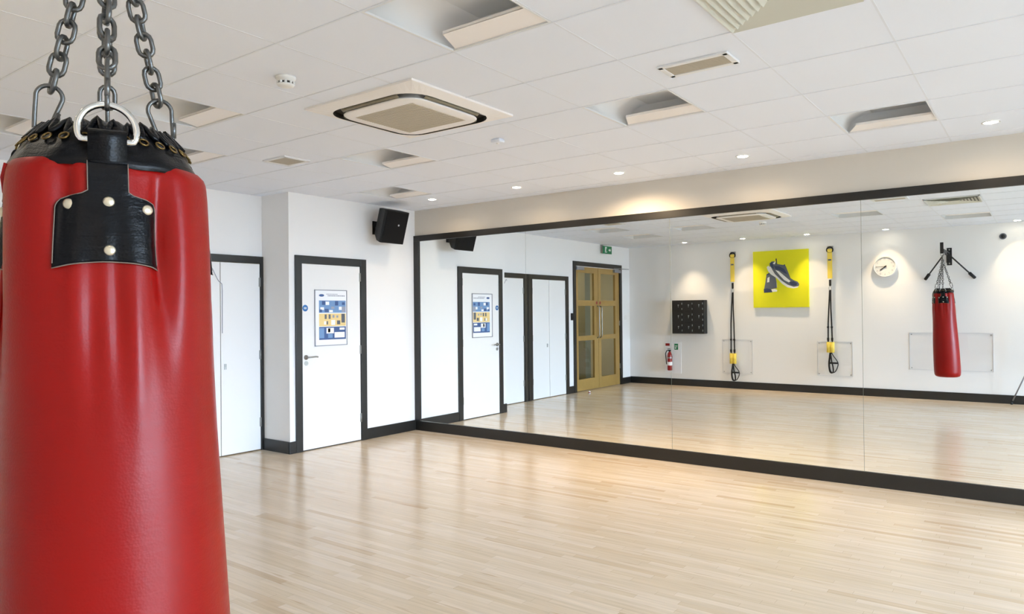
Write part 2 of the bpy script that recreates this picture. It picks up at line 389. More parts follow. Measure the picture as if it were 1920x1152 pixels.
def cupboard(name, y0, y1, fy0, fy1, jy, locky, lockz, label, hing):
    yo = (y0+y1)/2
    d = thing(name, (XR, yo, 0), label, 'cupboard doors'); d['kind'] = 'structure'
    f = MB(); f.box((0, fy0-yo, 0), (.024, y0-yo, 2.132)); f.box((0, y1-yo, 0), (.024, fy1-yo, 2.132)); f.box((0, y0-yo, 2.056), (.024, y1-yo, 2.132)); f.build('door_frame', 'dark', d, bevel=.002)
    f = MB(); f.box((0, y0-yo, 0), (.003, y1-yo, 2.056)); f.build('door_reveal', 'jointbrown', d)
    f = MB(); f.box((.001, y0-yo+.004, .012), (.012, jy-yo-.004, 2.05)); f.build('door_leaf', 'door', d)
    f = MB(); f.box((.001, jy-yo+.004, .012), (.012, y1-yo-.004, 2.05)); f.build('door_leaf', 'door', d)
    for z in (1.85, 1.05, .31):
        for yy in hing: hinge(d, .012, yy-yo, z)
    f = MB(); f.cbox((.016, locky-yo, lockz), (.01, .024, .06)); f.cbox((.022, locky-yo, lockz+.012), (.006, .016, .02)); f.build('lock', 'steel', d, bevel=.002)
    return d
cupboard('door_2', 3.555, 4.66, 3.47, 4.706, 4.185, 4.235, .945, 'white cupboard doors in the recess beside the step', (4.655, 3.56))
cupboard('door_3', 2.262, 3.309, 2.163, 3.43, 2.791, 2.86, .91, 'white cupboard doors next to the oak doors', (3.304, 2.267))
f = MB(); f.box((XR, 3.43, 0), (XR+.016, 3.47, 2.132)); struct('trim_2', f, 'dark', 'charcoal strip between the two cupboard frames', 'trim')

# oak glazed double doors
d4 = thing('door_4', (XR, 1.05, 0), 'oak double doors with glass panes', 'door'); d4['kind'] = 'structure'
f = MB(); f.box((-W, .113-1.05, 0), (.022, .2-1.05, 2.43)); f.box((-W, 1.9-1.05, 0), (.022, 1.984-1.05, 2.43)); f.box((-W, .2-1.05, 2.345), (.022, 1.9-1.05, 2.43)); f.build('door_frame', 'dark', d4, bevel=.002)
for (a, b, hx) in ((1.055, 1.895, 1.10), (.205, 1.047, 1.0)):
    lf = MB(); yo = 1.05; x0, x1 = -.045, 0.0
    if a > 1: p0, p1 = 1.21, 1.80
    else: p0, p1 = .37, .95
    lf.box((x0, a-yo, .01), (x1, p0-yo, 2.335)); lf.box((x0, p1-yo, .01), (x1, b-yo, 2.335))
    rows = [(.22,.945),(1.035,1.60),(1.705,2.225)]
    zz = [.01]+[v for r in rows for v in r]+[2.335]
    for i in range(0, len(zz), 2): lf.box((x0, p0-yo, zz[i]), (x1, p1-yo, zz[i+1]))
    lo = lf.build('door_leaf', 'wood', d4, bevel=.003)
    for r in rows:
        g = MB(); g.box((-.025, p0-yo, r[0]), (-.02, p1-yo, r[1])); g.build('pane', 'glass', lo)
    g = MB(); y = hx-yo
    g.tube([(0,y,.98),(.04,y,1.0),(.05,y,1.03),(.05,y,1.55),(.04,y,1.58),(0,y,1.6)], .010, 10); g.build('handle', 'steel', lo)
    g = MB(); yy = (a+.12 if a < 1 else b-.12)
    g.box((0, yy-yo-.13, 2.27), (.05, yy-yo+.13, 2.33)); g.build('door_closer', 'alu', lo, bevel=.004)
    g = MB(); g.lathe([(.03,0),(.03,.002)], 20, T((0, (a+.06 if a > 1 else b-.06)-yo, 1.66), ry=PI/2)); g.build('door_sticker', 'red', lo)
g = MB(); g.box((.05, .12-1.05, 2.345), (.07, .5-1.05, 2.36)); g.tube([(.06,.2-1.05,2.35),(.12,-.0-1.05,2.35)], .008, 8); g.build('closer_arm', 'steel', d4)
for z in (1.25, .38): 
    hinge(d4, .0, .2-1.05, z)

# lobby beyond the oak doors
lb = MB(); lb.box((-10.2, -.9, -.1), (XR-W, 3.1, -.0)); struct('lobby_floor', lb, 'lobbyfloor', 'dark carpet of the lobby beyond the oak doors', 'floor')
lb = MB(); lb.box((-10.3,-.9,0),(-10.2,3.1,2.9)); lb.box((-10.3,-1.0,0),(XR-W,-.9,2.9)); lb.box((-10.3,3.1,0),(XR-W,3.2,2.9)); lb.box((-10.3,-1,2.7),(XR-W,3.2,2.8))
struct('lobby_wall', lb, 'lobbywall', 'cream lobby walls beyond the oak doors', 'wall')
lb = MB(); lb.box((-8.1,.0,0),(-7.75,.22,2.7)); struct('lobby_column', lb, 'olive', 'olive column in the lobby', 'column')
a = thing('armchair', (-8.9, 1.75, 0), 'brown tub armchair with a cream cushion in the lobby', 'armchair')
g = MB(); g.cbox((0,0,.2),(.62,.66,.24)); g.build('seat', 'brown', a, bevel=.03)
g = MB(); g.cbox((-.27,0,.5),(.14,.66,.5)); g.build('backrest', 'brown', a, bevel=.05)
for s in (-1,1):
    g = MB(); g.cbox((.02,s*.3,.4),(.5,.12,.3)); g.build('armrest', 'brown', a, bevel=.04)
    for t in (-.24,.24):
        g = MB(); g.tube([(t,s*.26,0),(t,s*.26,.1)], .02, 8); g.build('leg', 'black', a)
g = MB(); g.cbox((.03,0,.39),(.42,.42,.12)); g.build('cushion', 'cushion', a, bevel=.04)
a = thing('notice_board', (-10.19, 2.1, 1.35), 'white notice board on the cream lobby wall', 'notice board')
g = MB(); g.cbox((.01,0,0),(.02,.34,.62)); g.build('panel', 'paper', a)
g = MB(); 
for s in (-1,1): g.cbox((.012,s*.18,0),(.03,.025,.67)); g.cbox((.012,0,s*.32),(.03,.36,.025))
g.build('frame', 'wood', a)
a = thing('display_shelf', (-10.0, 1.2, 0), 'low oak display shelf against the lobby wall', 'shelf')
g = MB(); g.cbox((0,0,.84),(.3,1.9,.04)); g.cbox((0,0,.44),(.3,1.9,.03)); g.build('shelf', 'wood', a)
for s in (-.93,.93):
    g = MB(); g.cbox((0,s,.43),(.3,.04,.86)); g.build('side_panel', 'wood', a)

# ================================================================== things on the end wall
s = thing('safety_sign', (XE+.010, 4.894, 1.558), 'small round blue sign on the white door beside its frame', 'sign')
g = MB(); g.lathe([(.036,0),(.036,.002)], 32, T(ry=PI/2)); g.build('disc', 'blue', s)
g = MB(); g.cbox((.0025,0,.008),(.001,.034,.004)); g.cbox((.0025,0,0),(.001,.04,.004)); g.cbox((.0025,0,-.008),(.001,.03,.004)); g.build('lettering', 'signwhite', s)

p = thing('framed_poster', (XE+.010, 5.2425, 1.449), 'framed notice with blue, sand and navy picture bands on the white door', 'poster')
PW, PH = .455, .628
g = MB(); g.box((0,-PW/2,-PH/2),(.006,PW/2,PH/2)); g.build('backing', 'paper', p)
g = MB()
for s_ in (-1,1):
    g.cbox((.006, s_*(PW/2-.004), 0),(.012,.009,PH)); g.cbox((.006,0,s_*(PH/2-.004)),(.012,PW,.009))
g.build('frame', 'alu', p)
def PU(u, v): return (-PW/2+u*PW, PH/2-v*PH)     # u from the hinge-away side, v downwards
def prect(u0,v0,u1,v1,x,mb):
    (ya,za),(yb,zb) = PU(u0,v0),PU(u1,v1); mb.box((.006,min(ya,yb),min(za,zb)),(x,max(ya,yb),max(za,zb)))
def band(name, u0, v0, u1, v1, m, bits):
    g = MB(); prect(u0,v0,u1,v1,.0066,g); o = g.build(name, m, p)
    for mm, L_ in bits.items():
        for (a,b,c,d) in L_:
            g = MB(); prect(a,b,c,d,.0072,g); g.build('picture', mm, o)
rnd = random.Random(3)
def blobs(n, u0,v0,u1,v1,w,h):
    out = []
    for _ in range(n):
        a = rnd.uniform(u0,u1-w); b = rnd.uniform(v0,v1-h); out.append((a,b,a+rnd.uniform(.5,1)*w,b+rnd.uniform(.5,1)*h))
    return out
band('blue_band', .13,.19,.96,.41,'pblue', {'pnavy': [(.22,.2,.32,.27),(.62,.2,.72,.28),(.3,.34,.42,.4),(.14,.35,.22,.4),(.84,.22,.93,.27)], 'paper': [(.33,.21,.44,.27),(.17,.31,.28,.36),(.44,.36,.55,.4),(.74,.3,.83,.36)], 'pgrey': [(.83,.3,.95,.4),(.5,.3,.6,.34)]})
band('sand_band', .13,.425,.96,.65,'psand', {'slate': [(.3,.44,.36,.52),(.42,.44,.48,.52),(.82,.43,.93,.59),(.36,.56,.4,.62),(.68,.55,.78,.62)], 'paper': [(.5,.54,.62,.63),(.28,.56,.34,.62)], 'pgrey': [(.54,.45,.6,.5),(.66,.46,.72,.5)]})
band('navy_band', .13,.66,.96,.89,'pnavy', {'paper': [(.35,.68,.58,.78),(.6,.76,.92,.86),(.76,.68,.92,.72)], 'psand': [(.4,.69,.47,.76)], 'pblue': [(.14,.68,.28,.86),(.4,.79,.54,.86)]})
g = MB(); yy, zz = PU(.21,.10); g.lathe([(.019,0),(.019,.001)], 24, T((.0062,yy,zz), ry=PI/2) @ Matrix.Diagonal((.75,1.9,1,1))); g.build('badge', 'pnavy', p)
g = MB()
u = .4
while u < .9:
    w = rnd.uniform(.02,.05); prect(u,.095,u+w,.115,.0068,g); u += w+.012
u = .36
while u < .7:
    w = rnd.uniform(.02,.04); prect(u,.07,u+w,.083,.0068,g); u += w+.012
g.build('title_lettering', 'pgrey', p)

# loudspeaker
FX = -6.13
sp = thing('loudspeaker', (FX, 5.935, 2.505), 'black loudspeaker tilted down on the end wall above the mirror corner', 'loudspeaker')
tl = math.radians(17)
TS = Matrix.Rotation(tl, 4, 'Y')
hw, hh = .182, .195
c = MB()
fr = [(0,-hw,-hh),(0,hw,-hh),(0,hw,hh),(0,-hw,hh)]
def sec(x, wy, zb, zt): return [(x,-wy,zb),(x,wy,zb),(x,wy,zt),(x,-wy,zt)]
rings = [c._v(sec(0,hw,-hh,hh),TS), c._v(sec(-.03,hw,-hh,hh),TS), c._v(sec(-.12,hw*.80,-hh*.98,hh),TS), c._v(sec(-.20,hw*.66,-hh*.66,hh*.93),TS)]
for a_, b_ in zip(rings, rings[1:]):
    for i in range(4): c.bm.faces.new([a_[i],a_[(i+1)%4],b_[(i+1)%4],b_[i]])
c.bm.faces.new(rings[0]); c.bm.faces.new(rings[-1][::-1])
c.build('cabinet', 'black', sp, bevel=.006)
g = MB(); g.box((0,-hw+.012,-hh+.012),(.006,hw-.012,hh-.012),TS); g.build('front_grille', mat('speaker_mesh',(8,8,10),.7,bump=.6,bscale=500,spec=.2), sp, bevel=.003)
g = MB(); g.lathe([(.011,0),(.011,.004)], 20, TS @ T((.006,.04,.03), ry=PI/2)); tag(g.build('badge', 'ledwhite', sp), 'small silver badge')
g = MB(); g.box((XE-FX,-.05,-.06),(XE-FX+.012,.05,.10)); g.tube([(XE-FX+.01,0,.02),(-.17,0,.03)], .016, 10); g.build('wall_bracket', 'black', sp)

# exit sign
s = thing('exit_sign', (XR+.07, .80, 2.70), 'green running figure exit sign over the oak doors', 'exit sign')
g = MB(); g.cbox((0,0,0),(.016,.34,.15)); g.build('panel', 'green', s, bevel=.002)
g = MB(); x = .0085
g.cbox((x,0,.079),(.02,.35,.012)); g.box((x-.001,-.005,.08),(x+.003,.005,ZC-2.70)); g.build('hanger', 'white', s)
g = MB(); X1 = .011
def pr(pts, mb, depth=.002):
    # outline in (y,z) on the +x face
    MT = Matrix(((0,0,1,X1-.003),(1,0,0,0),(0,1,0,0),(0,0,0,1))); mb.prism([(a_,b_) for a_, b_ in pts], depth, MT)
g = MB()
pr([(.03,-.055),(.10,-.055),(.10,.055),(.03,.055)], g)                      # doorway
g.build('doorway', 'signwhite', s)
g = MB(); X1 = .0135
pr([(-.012+.05,.025),(.0+.05,.037),(.012+.05,.025),(.05,.013)], g)          # head
pr([(.052,.014),(.066,.006),(.06,-.016),(.078,-.034),(.07,-.05),(.048,-.03),(.04,-.016),(.022,-.042),(.012,-.034),(.03,-.008),(.028,.004),(.016,-.002),(.01,.006),(.03,.018)], g)
g.build('running_figure', 'green', s)
g = MB(); X1 = .011
pr([(-.13,0),(-.09,.035),(-.09,.014),(-.04,.014),(-.04,-.014),(-.09,-.014),(-.09,-.035)], g); g.build('arrow', 'signwhite', s)

s = MB(); s.cbox((0,0,0),(.035,.045,.13)); o = s.build('card_reader', 'black', None, bevel=.006, loc=(XR+.018, 2.045, 1.40)); tag(o, 'slim black card reader beside the oak door frame', 'card reader')
s = thing('light_switch', (XR, -.06, 1.36), 'white light switch near the corner past the oak doors', 'light switch')
g = MB(); g.box((0,-.045,-.045),(.009,.045,.045)); g.build('plate', 'white', s, bevel=.003)
g = MB(); g.box((.009,-.012,-.02),(.014,.012,.02)); g.build('rocker', 'white', s, bevel=.002)

# cable looped over the cupboard leaf
g = MB(); yc = 4.26
pts = []
for i in range(14):
    t = i/13; pts.append((XR+.02+.01*math.sin(t*PI), 4.20-.18*(t**.6), 1.82+.20*math.sin(t*PI*.62)))
g.tube(pts, .0035, 8); g.tube([pts[0],(XR+.018,4.205,1.75),(XR+.016,4.203,1.3)], .003, 8)
tag(g.build('loose_cable', 'pgrey', None), 'thin grey cable looping at the joint of the cupboard doors', 'cable')

# ================================================================== CEILING THINGS
def luminaire():
    r = thing('ceiling_light', (0,0,0), None, 'ceiling light', 'recessed square ceiling lights')
    hx, hy, d = TX/2-.006, TY/2-.006, .125
    N = 16; h = MB(); prof = [(-hx, 0.0)]
    for i in range(1, N+1):
        t = PI/2*i/N; prof.append((-hx+.17*(1-math.cos(t)), d*math.sin(t)**.9))
    prof += [(hx-.012, d), (hx, 0.0)]
    lo = [h.bm.verts.new((x,-hy,z)) for x, z in prof]; hi = [h.bm.verts.new((x,hy,z)) for x, z in prof]
    for i in range(len(prof)-1):
        f = h.bm.faces.new([lo[i],lo[i+1],hi[i+1],hi[i]]); f.smooth = i < N
    h.bm.faces.new(lo); h.bm.faces.new(hi[::-1])
    h.build('reflector', 'lamp_body', r)
    f = MB()
    for s_ in (-1,1):
        f.box((min(s_*hx,s_*(hx-.008)),-hy,-.002),(max(s_*hx,s_*(hx-.008)),hy,.008)); f.box((-hx,min(s_*hy,s_*(hy-.008)),-.002),(hx,max(s_*hy,s_*(hy-.008)),.008))
    f.build('rim', 'lamp_body', r)
    g = MB()
    y1 = hy-.185
    pts = [(-hx+.02,hy-.010),(hx-.010,hy-.010),(hx-.014,y1),(-hx+.095,y1)]
    g.prism([(x,y) for x, y in pts], .004, Matrix.Translation((0,0,.006)))
    g.quad([(-hx+.095,y1,.006),(hx-.014,y1,.006),(hx-.014,y1,.022),(-hx+.095,y1,.022)])
    g.build('lamp_shield', 'cream', r)
    g = MB(); g.tube([(-hx+.16,hy-.05,.036),(hx-.05,hy-.05,.036)], .013, 10); g.build('lamp_tube', 'dimlamp', r)
    return r
lum0 = luminaire(); first = True
LUM_LABEL = {(-4,0):'recessed ceiling light beside the punching bag chains', (0,0):'recessed ceiling light cut by the top edge, between the chains and the big air diffuser', (0,3):'recessed ceiling light beyond the air conditioner, on its mirror side',
 (2,5):'recessed ceiling light beside the last downlight before the mirror, far from the loudspeaker', (-4,3):'recessed ceiling light on the smoke detector side of the room, past the air conditioner', (-6,5):'recessed ceiling light over the loudspeaker corner',
 (2,-2):'recessed ceiling light over the punching bag wall, seen only in the mirror', (-6,1):'recessed ceiling light partly hidden behind the bag top, before the cupboards', (-6,-1):'recessed ceiling light before the oak doors, seen in the mirror'}
LUM_LABEL[(-4,3)] = 'recessed ceiling light between the air conditioner and the white door'
for k in LIGHT_CELLS:
    o = lum0 if first else copy_tree(lum0); first = False
    o.location = (GX+TX*(k[0]+.5), GY+TY*(k[1]+.5), ZC); o['label'] = LUM_LABEL[k]

# air-conditioning cassette
a = thing('air_conditioner', (AC[0], AC[1], ZC), 'square cream air conditioning cassette with dark rounded vents in the ceiling', 'air conditioner')
def rrect(hw, r, n=8):
    out = []
    for cx, cy, a0 in ((hw-r,hw-r,0),(-hw+r,hw-r,90),(-hw+r,-hw+r,180),(hw-r,-hw+r,270)):
        for i in range(n+1):
            t = math.radians(a0+90*i/n); out.append((cx+r*math.cos(t), cy+r*math.sin(t)))
    return out
def loft(mb, loops, cap0=True, cap1=True, smooth=True):
    rr = [mb._v([(x,y,z) for x, y in pts]) for pts, z in loops]
    for p_, q_ in zip(rr, rr[1:]):
        n = len(p_)
        for i in range(n):
            f = mb.bm.faces.new([p_[i],p_[(i+1)%n],q_[(i+1)%n],q_[i]]); f.smooth = smooth
    if cap0: mb.bm.faces.new(rr[0][::-1])
    if cap1: mb.bm.faces.new(rr[-1])
    return mb
g = MB(); OR = .475
# outer tray: square outside, rounded opening
n8 = 8
outer = []
for (x, y) in rrect(.400, .17, n8):
    s_ = OR/max(abs(x),abs(y)); outer.append((x*s_, y*s_))
inn = rrect(.400, .17, n8)
loft(g, [(outer,0.0),(outer,-.012),(inn,-.034),(inn,-.032)], False, False, False)
g.build('fascia', 'ac', a)
g = MB(); loft(g, [(rrect(.401,.17),-.033),(rrect(.401,.17),-.0005)], False, True, False); g.build('air_duct', 'slot', a)
g = MB(); loft(g, [(rrect(.315,.12),-.001),(rrect(.340,.14),-.034),(rrect(.345,.142),-.040),(rrect(.335,.13),-.046),(rrect(.262,.02),-.048)], False, True); g.build('centre_panel', 'ac', a)
g = MB(); g.box((-.255,-.245,-.0505),(.255,.245,-.0475))
o = g.build('intake_grille', mat('intake_slats', (196,188,172), .6), a)
g = MB()
for i in range(23):
    y = -.232+i*.0211; g.box((-.252,y-.003,-.0525),(.252,y+.003,-.050))
g.build('slats', 'grille', o)
for k in range(4):
    R_ = Matrix.Rotation(k*PI/2, 4, 'Z'); g = MB(); n = 16
    lo = []; hi = []
    for i in range(n+1):
        t = -1+2*i/n; x = .25*t; bow = .010*(1-t*t)
        lo.append(g.bm.verts.new(R_ @ Vector((x, .352+bow*1.2, -.040)))); hi.append(g.bm.verts.new(R_ @ Vector((x, .372+bow*.4, -.024))))
    for i in range(n):
        f = g.bm.faces.new([lo[i],lo[i+1],hi[i+1],hi[i]]); f.smooth = True
    o = g.build('vent_flap', 'flap', a); sm = o.modifiers.new('th','SOLIDIFY'); sm.thickness = .003

# four-way diffuser
a = thing('air_diffuser', (GX+TX*2.5, GY+TY*1.5, ZC), 'large square four way air diffuser in the ceiling by the top edge', 'air vent')
g = MB(); h = .292
g.box((-h,-h,-.004),(h,h,-.001)); g.build('backplate', mat('diffuser_dark',(120,120,112),.6), a)
g = MB()
for i in range(8):
    r0 = h-.012-i*.034; r1 = r0-.026
    if r1 < .02: break
    for k in range(4):
        R_ = Matrix.Rotation(k*PI/2,4,'Z')
        g.quad([(-r0,-r0,-.020),(r0,-r0,-.020),(r1,-r1,-.006),(-r1,-r1,-.006)], R_)
g.build('louvre_rings', mat('diffuser_white',(206,207,196),.5), a)
g = MB()
for k in range(4):
    R_ = Matrix.Rotation(k*PI/2,4,'Z'); g.box((-h,-h,-.012),(h,-h+.022,-.001),R_)
g.build('rim', 'lamp_body', a, bevel=.002)

def grille(loc, sx, sy, label):
    a = thing('extract_grille', loc, label, 'air vent', 'small ceiling air grilles')
    g = MB(); g.box((-sx/2,-sy/2,-.003),(sx/2,sy/2,0)); g.build('backplate', 'slot', a)
    g = MB()
    n = int(sy/.014)
    for i in range(n):
        y = -sy/2+.02+i*(sy-.04)/max(1,n-1); g.box((-sx/2+.02,y-.0042,-.009),(sx/2-.02,y+.0042,-.004))
    g.build('slats', 'grille', a)
    g = MB()
    for s_ in (-1,1):
        g.cbox((s_*(sx/2-.012),0,-.006),(.03,sy,.012)); g.cbox((0,s_*(sy/2-.012),-.006),(sx,.03,.012))
    g.build('rim', 'lamp_body', a, bevel=.002); return a
grille((-1.465, 3.645, ZC), .38, .19, 'small beige air grille in the ceiling between the air conditioner and the mirror')
grille((-5.16, 3.73, ZC), .30, .26, 'small grey air grille in the ceiling in front of the storeroom step')

# smoke detector and sensor
a = thing('smoke_detector', (-3.35, 2.42, ZC), 'round white smoke detector with dark slots on the ceiling', 'smoke detector')
g = MB(); g.lathe([(.055,0),(.055,-.012),(.048,-.016),(.046,-.03)], 40); g.build('base', 'white', a)
g = MB(); g.lathe([(.040,-.03),(.040,-.042)], 40); g.build('sensing_chamber', 'slot', a)
g = MB(); g.lathe([(.046,-.042),(.044,-.05),(.03,-.055),(.005,-.056)], 40); g.build('cap', 'white', a)
g = MB()
for i in range(10):
    t = 2*PI*i/10; g.cbox((.0435*math.cos(t),.0435*math.sin(t),-.036),(.010,.010,.013),None)
g.build('cage_ribs', 'white', a)
a = thing('motion_sensor', (-3.31, 4.28, ZC), 'tiny white square sensor on the ceiling past the air conditioner', 'sensor')
g = MB(); g.box((-.045,-.035,-.028),(.045,.035,0)); g.build('casing', 'ceiling', a, bevel=.01)
g = MB(); g.lathe([(.014,-.028),(.010,-.035),(.002,-.037)], 20); g.build('lens', 'white', a)

# downlights
def downlight():
    r = thing('downlight', (0,0,0), None, 'downlight')
    g = MB(); g.lathe([(.056,-.001),(.058,-.005),(.047,-.006),(.043,-.001)], 32, cap=False); g.build('bezel', 'white', r)
    g = MB(); g.lathe([(.043,-.002),(.040,-.0065),(.004,-.008)], 32); g.build('lamp', 'lampglow', r)
    return r
dl0 = downlight(); first = True
MX = [(-5.643,6.05),(-4.427,6.04),(-3.22,6.04),(-2.047,6.06),(-.287,6.08)]
OX = [(-5.53,.2),(-4.42,.16),(-3.31,.12),(-2.09,.02),(-.31,-.0)]
LBM = ['small lit downlight in the ceiling just above the loudspeaker corner','lit downlight before the mirror, second from the loudspeaker corner','lit downlight before the mirror, above the orange glow on the wall','lit downlight before the mirror, roughly above the yellow picture seen in it','lit downlight before the mirror, last of the row on the window side', 'downlight before the mirror beyond the right edge of the photo']
LBO = ['lit downlight above the black lockers','lit downlight between the lockers and the yellow picture','lit downlight beside the second suspension trainer, above the yellow picture','lit downlight above the wall clock','lit downlight above the dark round camera on the wall','downlight over the bag wall, outside the photo']
spots = []
for lst, lab, grp in ((MX,LBM,'downlights along the mirror wall'),(OX,LBO,'downlights along the wall facing the mirror')):
    for (x, y), lb_ in zip(lst, lab):
        if x > .9: continue
        o = dl0 if first else copy_tree(dl0); first = False
        o.location = (x, y, ZC); o['label'] = lb_; o['group'] = grp

# ================================================================== WALL FACING THE MIRROR
Y0 = YB
def wthing(name, x, z, label, cat, group=None): return thing(name, (x, Y0, z), label, cat, group)
# yellow canvas
a = wthing('canvas_picture', -3.862, 2.055, 'square yellow canvas picture of two grey running shoes', 'picture')
CW, CH, CD = .985, 1.045, .05
g = MB(); g.box((-CW/2,0,-CH/2),(CW/2,CD,CH/2)); g.build('canvas', 'yellow', a, bevel=.003)
def art(name, polys, m, lay):
    MT = Matrix(((1,0,0,0),(0,0,1,CD+.0006*lay),(0,1,0,0),(0,0,0,1)))
    for P_ in polys:
        g = MB(); g.prism([(-CW/2+(x-120)/840*CW, CH/2-(y-140)/850*CH) for x, y in P_], .0006, MT); g.build(name, m, a)
art('shoe_sole', [[(335,385),(360,360),(400,400),(450,480),(560,590),(650,655),(740,690),(815,680),(800,700),(740,712),(650,695),(570,640),(490,555),(400,495),(355,440)], [(405,718),(455,712),(492,728),(488,752),(415,758)], [(450,598),(480,590),(488,640),(490,690),(462,688)]], 'shoewhite', 1)
art('shoe_upper', [[(380,330),(415,300),(455,300),(485,340),(600,362),(628,380),(650,440),(695,560),(740,590),(800,615),(825,650),(815,682),(740,690),(650,655),(560,590),(450,480),(385,385)]], 'slate', 2)
art('shoe_upper', [[(330,492),(372,468),(400,495),(470,540),(482,600),(488,700),(420,712),(340,720),(290,715),(312,610)]], 'slate', 2)
art('shoe_detail', [[(448,370),(520,375),(600,420),(650,500),(600,480),(540,440),(470,420)],[(680,620),(740,605),(800,640),(780,672),(720,668),(690,650)],[(385,332),(415,302),(432,330),(450,420),(400,380)],[(285,712),(335,700),(400,718),(420,762),(288,766)],[(330,492),(372,468),(376,490),(340,505)],[(474,262),(490,258),(496,345),(482,345)],[(590,362),(612,350),(622,372)]], 'navy', 3)
art('shoe_stripe', [[(468,430),(520,450),(600,520),(694,602),(672,622),(600,585),(540,520)],[(345,545),(378,528),(372,608),(338,612)],[(428,335),(470,300),(462,345)],[(372,380),(395,375),(430,440),(470,505),(430,480)]], 'shoewhite', 4)

# clock
a = wthing('wall_clock', -2.145, 2.198, 'round white wall clock with black hands above the protective panels', 'clock')
RY = Matrix.Rotation(-PI/2,4,'X')
g = MB(); g.lathe([(.172,0),(.176,.01),(.176,.045),(.168,.055),(.160,.052),(.158,.040)], 64, RY, cap=False); g.build('rim', 'white', a)
g = MB(); g.lathe([(.170,.0),(.170,.040)], 64, RY); g.build('dial', 'dial', a)
for i in range(12):
    t = (i+1)*PI/6
    fontobj('numeral', str(i+1), .040, 'pgrey', a, (-.128*math.sin(t), .0412, .128*math.cos(t)), (PI/2, 0, PI))
g = MB()
for i in range(60):
    t = i*PI/30; l_ = .012 if i % 5 == 0 else .006
    g.cbox((0,.0408,.150-l_/2),(.002,.001,l_), Matrix.Rotation(t,4,'Y'))
g.build('minute_marks', 'slate', a)
def hand(name, ang, length, w, y):
    # ang measured towards -x from 12 o'clock (the dial faces the mirror)
    g = MB(); g.box((-w/2, y, -.03), (w/2, y+.002, length), Matrix.Rotation(-ang,4,'Y')); return g.build(name, 'black', a)
hand('hour_hand', math.radians(128), .095, .012, .045); hand('minute_hand', math.radians(90), .135, .007, .048)
g = MB(); g.lathe([(.012,.04),(.012,.053)], 20, RY); g.build('hub', 'black', a)

# black locker unit
a = wthing('locker_unit', -5.60, 1.367, 'black wall mounted unit of small lockers with keys', 'lockers')
LW, LH, LD = .655, .655, .17
g = MB(); g.box((-LW/2,0,-LH/2),(LW/2,LD,LH/2)); g.build('carcass', 'blackmatte', a, bevel=.003)
for i in range(3):
    for j in range(3):
        x0 = -LW/2+.01+i*(LW-.02)/3; z0 = -LH/2+.01+j*(LH-.02)/3; s_ = (LW-.02)/3-.006
        g = MB(); g.box((x0,LD,z0),(x0+s_,LD+.012,z0+s_)); dd = g.build('door', 'blackmatte', a, bevel=.002)
        g = MB(); g.lathe([(.012,0),(.012,.006)], 16, Matrix.Translation((x0+s_*.62,LD+.012,z0+s_*.62)) @ RY); g.box((x0+s_*.62-.003,LD+.017,z0+s_*.62-.045),(x0+s_*.62+.003,LD+.022,z0+s_*.62-.005)); g.build('lock', 'steel', dd)
        for q in (.25,.75):
            g = MB(); g.cbox((x0+s_-.004,LD+.013,z0+s_*q),(.012,.006,.035)); g.build('hinge', 'steel', dd)

# extinguisher board and extinguisher
a = wthing('extinguisher_board', -5.99, .55, 'white fire point board with a green sign under the lockers', 'sign board')
g = MB(); g.box((-.175,0,-.31),(.175,.008,.31)); g.build('panel', 'paper', a, bevel=.002)
g = MB(); g.box((.03,.008,.16),(.11,.010,.28)); g.build('instruction_panel', 'green', a)
g = MB(); g.box((.045,.010,.235),(.095,.0112,.245)); g.box((.045,.010,.215),(.09,.0112,.224)); g.box((.045,.010,.18),(.07,.0112,.205)); g.build('sign_symbols', 'signwhite', a)
g = MB(); g.box((-.16,.008,.235),(-.07,.010,.285)); g.build('red_label', 'red', a)
a = thing('fire_extinguisher', (-6.02, YB+.100, .30), 'red fire extinguisher with a white label hung on the white board', 'fire extinguisher')
g = MB(); g.lathe([(.042,0),(.048,.01),(.048,.28),(.042,.33),(.024,.36),(.018,.375)], 36); g.build('cylinder', 'red', a)
g = MB(); g.lathe([(.0485,.10),(.0485,.17)], 36, cap=False); g.build('label', 'paper', a)
g = MB(); g.lathe([(.018,.375),(.022,.385),(.022,.41)], 20); g.box((-.012,-.01,.40),(.012,.07,.412)); g.box((-.012,-.01,.425),(.012,.085,.435)); g.build('valve', 'black', a)
g = MB(); g.tube([(0,.02,.40),(-.05,.04,.39),(-.075,.03,.33),(-.072,.01,.2),(-.066,.01,.12)], .009, 10); g.build('hose', 'black', a)
g = MB(); g.box((-.02,-.090,.23),(.02,-.046,.28)); g.lathe([(.050,.24),(.050,.262)], 36, cap=False); g.build('hanging_strap', 'steel', a)

# protective clear panels
def acrylic(x0, x1, z0, z1, label):
    a = wthing('wall_protection_panel', (x0+x1)/2, (z0+z1)/2, label, 'wall panel', 'clear wall protection panels')
    hw, hh = (x1-x0)/2, (z1-z0)/2
    g = MB(); g.box((-hw,.001,-hh),(hw,.005,hh)); g.build('sheet', 'acrylic', a)
    g = MB()
    for s_ in (-1,1):
        g.box((min(s_*hw,s_*(hw-.005)),.0008,-hh),(max(s_*hw,s_*(hw-.005)),.0058,hh)); g.box((-hw,.0008,min(s_*hh,s_*(hh-.005))),(hw,.0058,max(s_*hh,s_*(hh-.005))))
    g.build('edge', 'acredge', a)
    for s_ in (-1,1):
        for t in (-1,1):
            g = MB(); g.lathe([(.010,.005),(.008,.009)], 16, Matrix.Translation((s_*(hw-.03),0,t*(hh-.03))) @ RY); g.build('screw', 'steel', a)
acrylic(-4.975, -4.40, .285, .93, 'clear square wall panel behind the suspension trainer next to the lockers')
acrylic(-3.25, -2.67, .315, .92, 'clear square wall panel behind the suspension trainer next to the clock')
